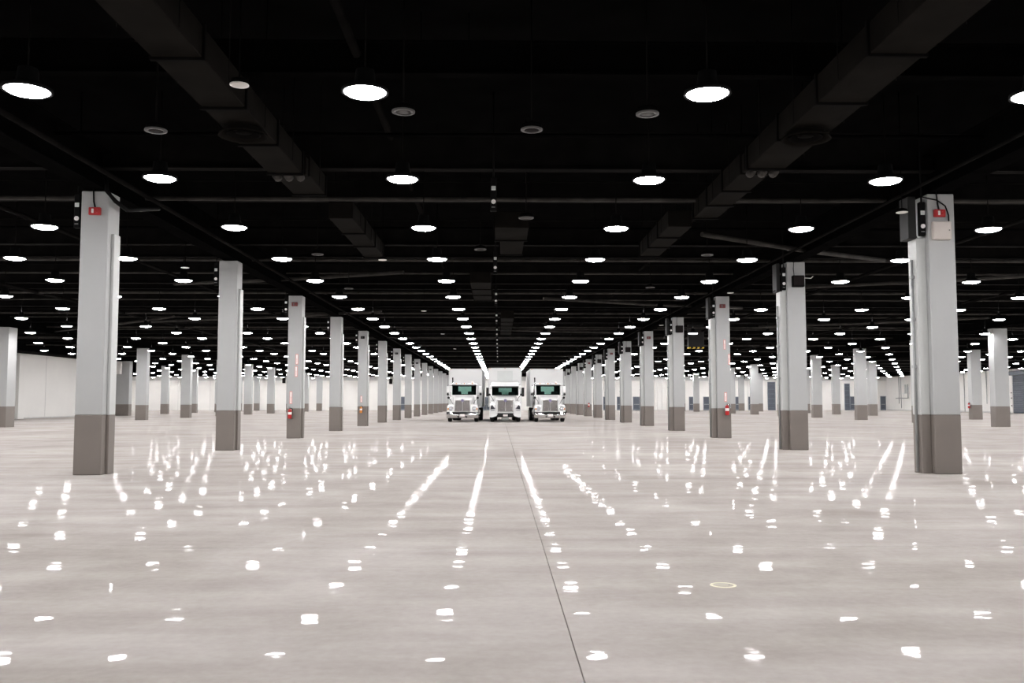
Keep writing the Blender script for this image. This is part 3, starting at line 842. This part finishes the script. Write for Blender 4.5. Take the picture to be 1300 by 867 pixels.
def cab_shell(root, w, y0, y1, z0, zw0, zw1, zr, rake, win_w, markers=True):
    """hollow cab: sides, back with window, roof, dash, windscreen"""
    t = 0.05
    h = w / 2
    # side panels, with window hole as four bands
    for s in (-1, 1):
        xa, xb = sorted((s * h, s * (h - t)))
        sd = MB()
        sd.prism_x([(y0, z0), (y1, z0), (y1, zw0 + 0.02), (y0, zw0 + 0.02)], xa, xb)
        sd.prism_x([(y0 + rake, zw1), (y1, zw1), (y1, zr - 0.06), (y0 + rake + 0.1, zr - 0.06)], xa, xb)
        sd.prism_x([(y1 - 0.28, zw0 + 0.02), (y1, zw0 + 0.02), (y1, zw1), (y1 - 0.28, zw1)], xa, xb)
        sd.prism_x([(y0, zw0 + 0.02), (y0 + 0.12, zw0 + 0.02), (y0 + rake + 0.12, zw1), (y0 + rake, zw1)], xa, xb)
        sp = sd.build('cab_side', 'truckwhite', root)
        MB().prism_x([(y0 + 0.12, zw0 + 0.02), (y1 - 0.28, zw0 + 0.02), (y1 - 0.28, zw1), (y0 + rake + 0.12, zw1)], s * (h - 0.03), s * (h - 0.02)).build('side_window', 'glass', sp)
        MB().bbox(s * h - 0.02, s * h + 0.03, y1 - 0.5, y1 - 0.3, zw0 - 0.25, zw0 - 0.2, 0.008).build('door_handle', 'chrome', sp)
    bw = 0.50
    bk = MB().box(-h + t, h - t, y1 - t, y1, z0, zw0 + 0.08).box(-h + t, h - t, y1 - t, y1, zw1 - 0.08, zr - 0.06).box(-h + t, -bw, y1 - t, y1, zw0 + 0.08, zw1 - 0.08).box(bw, h - t, y1 - t, y1, zw0 + 0.08, zw1 - 0.08).build('cab_back', ['cabin'], root)
    MB().box(-bw, bw, y1 - 0.03, y1 - 0.02, zw0 + 0.08, zw1 - 0.08).build('rear_window', 'glass', bk)
    rings = [rrect(w - 0.06, zr - 0.10, zr - 0.03, y0 + rake + 0.02, 0.03, 2), rrect(w, zr - 0.11, zr + 0.03, y0 + rake + 0.35, 0.06, 2), rrect(w, zr - 0.11, zr + 0.05, y1 - 0.2, 0.06, 2), rrect(w - 0.04, zr - 0.11, zr + 0.02, y1, 0.05, 2)]
    rf = MB().rings(rings, True, True).build('cab_roof', 'truckwhite', root)
    for k in range(5 if markers else 0):
        x = (-0.62, -0.2, 0.0, 0.2, 0.62)[k] * w / 2
        MB().bbox(x - 0.05, x + 0.05, y0 + rake + 0.16, y0 + rake + 0.30, zr - 0.02, zr + 0.07, 0.02, 2).build('marker_light', 'lampglass' if k % 2 else 'amber', rf)
    # screen header, pillars and cowl
    hw = win_w / 2
    header = MB().prism_x([(y0 + rake - 0.02, zw1), (y0 + rake + 0.08, zw1), (y0 + rake + 0.10, zr - 0.03), (y0 + rake + 0.0, zr - 0.03)], -h + 0.01, h - 0.01).build('screen_header', 'truckwhite', root)
    for s in (-1, 1):
        xa, xb = sorted((s * hw, s * (h - 0.005)))
        MB().prism_x([(y0 - 0.02, zw0), (y0 + 0.08, zw0), (y0 + rake + 0.08, zw1), (y0 + rake - 0.02, zw1)], xa, xb).build('screen_pillar', 'truckwhite', root)
    MB().box(-h + 0.01, h - 0.01, y0 - 0.02, y0 + 0.06, z0, zw0).build('cowl', 'truckwhite', root)
    ws = MB().prism_x([(y0, zw0), (y0 + 0.012, zw0), (y0 + rake + 0.012, zw1), (y0 + rake, zw1)], -hw, hw).build('windscreen', 'glass', root)
    for s in (-0.45, 0.25):
        MB().tube([(s, y0 - 0.03, zw0 + 0.02), (s + 0.42, y0 - 0.02 + rake * 0.05, zw0 + 0.07)], 0.012, 5).build('wiper', 'frame', ws)
    MB().prism_x([(y0 + rake - 0.22, zw1 - 0.04), (y0 + rake - 0.20, zw1 - 0.05), (y0 + rake + 0.0, zw1 + 0.03), (y0 + rake - 0.02, zw1 + 0.05)], -hw - 0.02, hw + 0.02).build('sun_visor', 'frame', root)
    # interior
    MB().bbox(-h + 0.1, h - 0.1, y0 + 0.10, y0 + 0.5, z0 + 0.2, zw0 + 0.06, 0.05).build('dashboard', 'cabin', root)
    for s in (-0.5, 0.5):
        MB().bbox(s - 0.25, s + 0.25, y1 - 0.45, y1 - 0.25, z0 + 0.3, zw0 + 0.28, 0.06, 2).bbox(s - 0.25, s + 0.25, y1 - 0.8, y1 - 0.3, z0 + 0.2, z0 + 0.4, 0.05, 2).build('seat', 'cabin', root)
    ang = [2 * pi * k / 16 for k in range(17)]
    MB().tube([(-0.5 + 0.22 * cos(a), y0 + 0.55 + 0.06 * sin(a), zw0 + 0.04 + 0.20 * sin(a)) for a in ang], 0.015, 5, caps=False).build('steering_wheel', 'cabin', root)

def grille(root, w, wt, z0, z1, y, mat='grillechrome'):
    fr = 0.045
    g = MB()
    g.prism_y([(-w / 2, z0), (-w / 2 + fr, z0), (-wt / 2 + fr, z1), (-wt / 2, z1)], y - 0.06, y)
    g.prism_y([(w / 2 - fr, z0), (w / 2, z0), (wt / 2, z1), (wt / 2 - fr, z1)], y - 0.06, y)
    g.prism_y([(-w / 2, z0), (w / 2, z0), (w / 2 - 0.01, z0 + fr), (-w / 2 + 0.01, z0 + fr)], y - 0.06, y)
    g.prism_y([(-wt / 2, z1 - fr), (wt / 2, z1 - fr), (wt / 2, z1), (0, z1 + 0.04), (-wt / 2, z1)], y - 0.06, y)
    gr = g.build('grille', 'chrome', root)
    MB().box(-w / 2 + 0.03, w / 2 - 0.03, y - 0.015, y + 0.02, z0 + 0.02, z1 - 0.02).build('grille_mesh', 'frame', gr)
    nb = 17
    bar = MB().box(-0.016, 0.016, -0.035, -0.018, 0, z1 - z0 - 2 * fr).mesh('grille_bar', mat)
    for k in range(nb):
        x = -wt / 2 + 0.07 + (wt - 0.14) * k / (nb - 1)
        put('grille_bar', bar, gr, (x, y, z0 + fr))
    MB().box(-0.028, 0.028, y - 0.055, y - 0.03, z0 + fr, z1 - fr).build('centre_bar', 'chrome', gr)
    MB().lathe([(0.10, -0.075), (0.115, -0.06)], 18, 'y', (0, y, z1 - 0.02)).build('badge', 'badge', gr)
    return gr

def mirror(root, s, x, y, z, dark):
    m = empty('mirror', (0, 0, 0)); m.parent = root
    if dark:
        MB().bbox(x - 0.10, x + 0.10, y - 0.06, y + 0.10, z - 0.34, z + 0.34, 0.03, 2).build('mirror_housing', 'frame', m)
        MB().box(x - 0.08, x + 0.08, y + 0.10, y + 0.11, z - 0.3, z + 0.3).build('mirror_glass', 'mirrorface', m)
        MB().tube([(x - s * 0.08, y, z + 0.30), (x - s * 0.30, y + 0.05, z + 0.26)], 0.03, 6).tube([(x - s * 0.08, y, z - 0.30), (x - s * 0.30, y + 0.05, z - 0.30)], 0.03, 6).build('mirror_arm', 'truckwhite', m)
    else:
        MB().bbox(x - 0.11, x + 0.11, y - 0.05, y + 0.07, z - 0.22, z + 0.26, 0.03, 2).build('mirror_housing', 'truckwhite', m)
        MB().box(x - 0.09, x + 0.09, y + 0.07, y + 0.08, z - 0.18, z + 0.22).build('mirror_glass', 'mirrorface', m)
        MB().tube([(x, y, z + 0.32), (x - s * 0.36, y + 0.06, z + 0.28)], 0.018, 6).tube([(x, y, z - 0.42), (x, y, z + 0.34)], 0.016, 6).tube([(x, y, z - 0.42), (x - s * 0.36, y + 0.06, z - 0.44)], 0.02, 6).build('mirror_arm', 'chrome', m)
        MB().lathe([(0.02, -0.03), (0.08, -0.02), (0.09, 0.02), (0.03, 0.05)], 12, 'y', (x + s * 0.02, y - 0.01, z - 0.36)).build('spot_mirror', 'frame', m)

def fender_mirror(root, s, x, y, z):
    MB().tube([(x, y, z), (x + s * 0.10, y - 0.02, z + 0.22), (x + s * 0.26, y, z + 0.42)], 0.02, 6).lathe([(0.03, -0.03), (0.09, -0.02), (0.09, 0.03), (0.03, 0.05)], 12, 'y', (x + s * 0.30, y, z + 0.46)).build('fender_mirror', 'frame', root)

def cargo_box(root, w, y0, y1, z0, z1, panel=False):
    h = w / 2
    b = MB().bbox(-h, h, y0, y1, z0, z1, 0.03).build('cargo_box', 'boxwhite', root)
    e = 0.035
    for s in (-1, 1):
        MB().bbox(s * h - e, s * h + 0.015, y0 - 0.015, y0 + e, z0, z1, 0.01).build('corner_post', 'boxgrey', b)
        for k in range(1, 5):
            y = y0 + (y1 - y0) * k / 5
            MB().box(min(s * h, s * (h + 0.01)), max(s * h, s * (h + 0.01)), y - 0.02, y + 0.02, z0 + 0.06, z1 - 0.06).build('side_seam', 'boxgrey', b)
    MB().bbox(-h, h, y0 - 0.015, y0 + e, z1 - 0.06, z1 + 0.012, 0.01).build('top_rail', 'boxgrey', b)
    MB().box(-h, h, y0 - 0.012, y0, z0, z0 + 0.07).build('bottom_rail', 'boxgrey', b)
    for x in (-h + 0.12, h - 0.12, 0):
        MB().bbox(x - 0.05, x + 0.05, y0 - 0.04, y0 - 0.01, z1 - 0.05, z1 - 0.01, 0.01).build('clearance_lamp', 'amber', b)
    if panel:
        MB().bbox(-0.60, 0.60, y0 - 0.022, y0 + 0.01, z1 - 1.05, z1 - 0.22, 0.008).build('front_panel', 'boxgrey', b)
    # chassis and running gear
    MB().box(-0.45, -0.35, 1.0, y1 - 0.1, 0.75, 0.98).box(0.35, 0.45, 1.0, y1 - 0.1, 0.75, 0.98).box(-0.45, 0.45, 2.0, 2.15, 0.75, 0.95).build('chassis_rail', 'frame', root)
    for s in (-1, 1):
        for yy in (7.0, 8.25):
            wheel(root, s * 1.06, yy); wheel(root, s * 0.74, yy)
    MB().tube([(-0.9, 7.0, 0.515), (0.9, 7.0, 0.515)], 0.07, 8).tube([(-0.9, 8.25, 0.515), (0.9, 8.25, 0.515)], 0.07, 8).build('rear_axle', 'frame', root)

def truck_classic(x, y, rz, label):
    r = empty('box_truck', (x, y, 0), rz)
    tag(r, label, 'truck', 'white box trucks parked side by side')
    # bonnet
    MB().rings([rrect(1.22, 0.70, 1.60, 0.20, 0.10, 4, 1.08), rrect(1.30, 0.70, 1.66, 0.40, 0.14, 4, 1.16), rrect(1.50, 0.72, 1.80, 1.2, 0.16, 4, 1.34), rrect(1.72, 0.75, 1.98, 2.02, 0.16, 4, 1.62)], True, True).build('bonnet', 'truckwhite', r)
    grille(r, 1.16, 1.08, 0.78, 1.60, 0.19)
    # wings with wheel arches
    for s in (-1, 1):
        arch = [(1.20 + 0.62 * cos(a), 0.52 + 0.62 * sin(a)) for a in [radians(v) for v in range(0, 181, 20)]]
        poly = [(0.30, 0.62), (0.26, 0.90), (0.32, 1.12), (0.50, 1.24), (0.90, 1.30), (1.40, 1.26), (1.80, 1.08), (2.00, 0.72), (1.95, 0.52)] + arch
        xa, xb = sorted((s * 0.52, s * 1.14))
        wg = MB().prism_x(poly, xa, xb).build('wing', 'truckwhite', r, bevel=0.07)
        hl = MB().lathe([(0.02, -0.06), (0.12, -0.045), (0.155, 0.0), (0.16, 0.06)], 18, 'y', (s * 0.86, 0.27, 0.97)).build('headlamp', 'lampglass', wg)
        MB().lathe([(0.16, 0.02), (0.18, 0.0), (0.185, 0.06)], 18, 'y', (s * 0.86, 0.27, 0.97), caps=False).build('headlamp_rim', 'chrome', wg)
        MB().bbox(s * 1.06 - 0.05, s * 1.06 + 0.05, 0.23, 0.30, 0.90, 1.02, 0.02).build('indicator', 'amber', wg)
        wheel(r, s * 0.98, 1.20)
        mirror(r, s, s * 1.22, 2.25, 2.42, False)
        fender_mirror(r, s, s * 0.78, 1.0, 1.33)
        MB().lathe([(0.10, 2.55), (0.29, 2.57), (0.30, 2.62), (0.30, 3.55), (0.29, 3.60), (0.10, 3.62)], 20, 'y', (s * 0.88, 0, 0.72)).build('fuel_tank', 'chrome', r)
        MB().bbox(s * 0.98 - 0.18, s * 0.98 + 0.18, 2.2, 2.5, 0.35, 0.42, 0.01).bbox(s * 0.98 - 0.18, s * 0.98 + 0.18, 2.25, 2.5, 0.70, 0.76, 0.01).build('step', 'chrome', r)
    # chrome bumper wrapped round the corners
    prof = lambda y0, w, z0, z1: rrect(w, z0, z1, y0, 0.05, 2)
    bp = MB()
    n = 10
    out = []
    for k in range(n + 1):
        u = -1 + 2 * k / n
        xx = u * 1.17
        yy = 0.0 + 0.34 * max(0, abs(u) - 0.55) ** 1.5 / 0.45 ** 1.5 * 0.8
        out.append((xx, yy))
    for k in range(n):
        (xa, ya), (xb, yb) = out[k], out[k + 1]
        bp.add([(xa, ya, 0.30), (xb, yb, 0.30), (xb, yb, 0.74), (xa, ya, 0.74), (xa, ya + 0.06, 0.30), (xb, yb + 0.06, 0.30), (xb, yb + 0.06, 0.74), (xa, ya + 0.06, 0.74)],
               [(0, 1, 2, 3), (4, 7, 6, 5), (0, 4, 5, 1), (3, 2, 6, 7)], True)
    bmp = bp.build('bumper', 'chrome', r)
    for s in (-1, 1):
        MB().bbox(s * 0.29 - 0.07, s * 0.29 + 0.07, -0.015, 0.02, 0.34, 0.45, 0.02).build('tow_hole', 'frame', bmp)
        MB().lathe([(0.02, -0.03), (0.065, -0.02), (0.07, 0.02)], 14, 'y', (s * 0.58, 0.0, 0.53)).build('fog_lamp', 'lampglass', bmp)
    MB().bbox(-0.17, 0.17, -0.015, 0.0, 0.42, 0.58, 0.005).build('number_plate', 'signwhite', bmp)
    MB().box(-0.8, 0.8, 0.5, 1.0, 0.32, 0.62).build('front_axle', 'frame', r)
    cab_shell(r, 1.98, 2.05, 3.15, 0.80, 2.00, 2.74, 2.84, 0.28, 1.84)
    for s in (-1, 1):
        ex = MB().tube([(s * 1.02, 3.52, 0.9), (s * 1.02, 3.52, 2.3)], 0.10, 12)
        ex.tube([(s * 0.90, 3.52, 2.3), (s * 0.90, 3.52, 3.36)] if False else [(s * 1.02, 3.52, 2.3), (s * 0.95, 3.52, 2.5), (s * 0.95, 3.52, 3.36)], 0.06, 10)
        if s < 0: ex.build('exhaust_stack', 'chrome', r)
    MB().lathe([(0.03, 0.0), (0.12, 0.03), (0.10, 0.14), (0.03, 0.17)], 14, 'z', (0.62, 2.75, 2.86)).build('beacon', 'signwhite', r)
    cargo_box(r, 2.56, 4.15, 10.9, 1.10, 4.05)
    return r

def truck_modern(x, y, rz, label):
    r = empty('box_truck', (x, y, 0), rz)
    tag(r, label, 'truck', 'white box trucks parked side by side')
    # wide sloping bonnet with integral wings
    MB().rings([rrect(1.36, 0.62, 1.58, 0.16, 0.10, 4, 1.14), rrect(1.56, 0.62, 1.66, 0.40, 0.14, 4, 1.22), rrect(1.72, 0.66, 1.82, 1.2, 0.18, 4, 1.46), rrect(2.0, 0.72, 1.98, 1.95, 0.18, 4, 1.8)], True, True).build('bonnet', 'truckwhite', r)
    grille(r, 1.14, 1.16, 0.76, 1.60, 0.15)
    for s in (-1, 1):
        arch = [(1.15 + 0.62 * cos(a), 0.50 + 0.62 * sin(a)) for a in [radians(v) for v in range(0, 181, 20)]]
        poly = [(0.28, 0.44), (0.20, 0.80), (0.28, 1.20), (0.55, 1.44), (1.2, 1.56), (1.90, 1.60), (2.05, 1.2), (2.0, 0.50)] + arch
        xa, xb = sorted((s * 0.60, s * 1.16))
        wg = MB().prism_x(poly, xa, xb).build('wing', 'truckwhite', r, bevel=0.10)
        tri = [(s * 0.74, 0.98), (s * 1.10, 0.92), (s * 1.08, 1.14), (s * 0.98, 1.26)]
        if s < 0: tri = tri[::-1]
        MB().prism_y(tri, 0.14, 0.34).build('headlamp', 'darklamp', wg)
        MB().prism_y([(s * 0.80, 0.84), (s * 1.08, 0.80), (s * 1.10, 0.87), (s * 0.76, 0.92)], 0.17, 0.3).build('running_light', 'lampglass', wg)
        wheel(r, s * 0.98, 1.15)
        mirror(r, s, s * 1.34, 2.0, 2.22, True)
        fender_mirror(r, s, s * 0.88, 1.15, 1.56)
        MB().lathe([(0.10, 2.55), (0.29, 2.57), (0.30, 2.62), (0.30, 3.4), (0.29, 3.45), (0.10, 3.47)], 20, 'y', (s * 0.88, 0, 0.72)).build('fuel_tank', 'chrome', r)
        # white bumper ends
        MB().prism_y([(s * 0.56, 0.62), (s * 1.14, 0.62), (s * 1.16, 0.36), (s * 0.98, 0.34), (s * 0.66, 0.44)] if s > 0 else [(s * 0.66, 0.44), (s * 0.98, 0.34), (s * 1.16, 0.36), (s * 1.14, 0.62), (s * 0.56, 0.62)], 0.06, 0.36).build('bumper_end', 'truckwhite', r)
    bm_ = MB().bbox(-0.64, 0.64, 0.08, 0.30, 0.40, 0.66, 0.04).build('bumper', 'frame', r)
    MB().bbox(-0.17, 0.17, 0.06, 0.08, 0.42, 0.57, 0.005).build('number_plate', 'signwhite', bm_)
    MB().bbox(-0.30, 0.26, 0.6, 1.1, 0.12, 0.32, 0.06, 2).build('axle_case', 'boxgrey', r)
    MB().box(-0.9, 0.9, 0.9, 1.4, 0.34, 0.6).build('front_axle', 'frame', r)
    cab_shell(r, 2.36, 1.98, 3.15, 0.78, 1.96, 2.62, 2.76, 0.36, 2.0, False)
    MB().rings([rrect(2.1, 2.74, 2.83, 2.6, 0.04, 2), rrect(2.2, 2.74, 3.0, 2.95, 0.1, 2), rrect(2.2, 2.74, 3.08, 3.15, 0.12, 2)], True, True).build('roof_fairing', 'truckwhite', r)
    cargo_box(r, 2.56, 4.0, 10.6, 1.10, 4.12, True)
    return r

TY = 66.2
truck_classic(-2.66, TY, radians(-1.2), 'left white box truck with chrome bumper and exhaust stack')
truck_modern(0.50, TY, 0.0, 'middle white box truck with black bumper and black mirrors')
truck_classic(3.80, TY, radians(0.8), 'right white box truck with chrome bumper, rightmost of three')
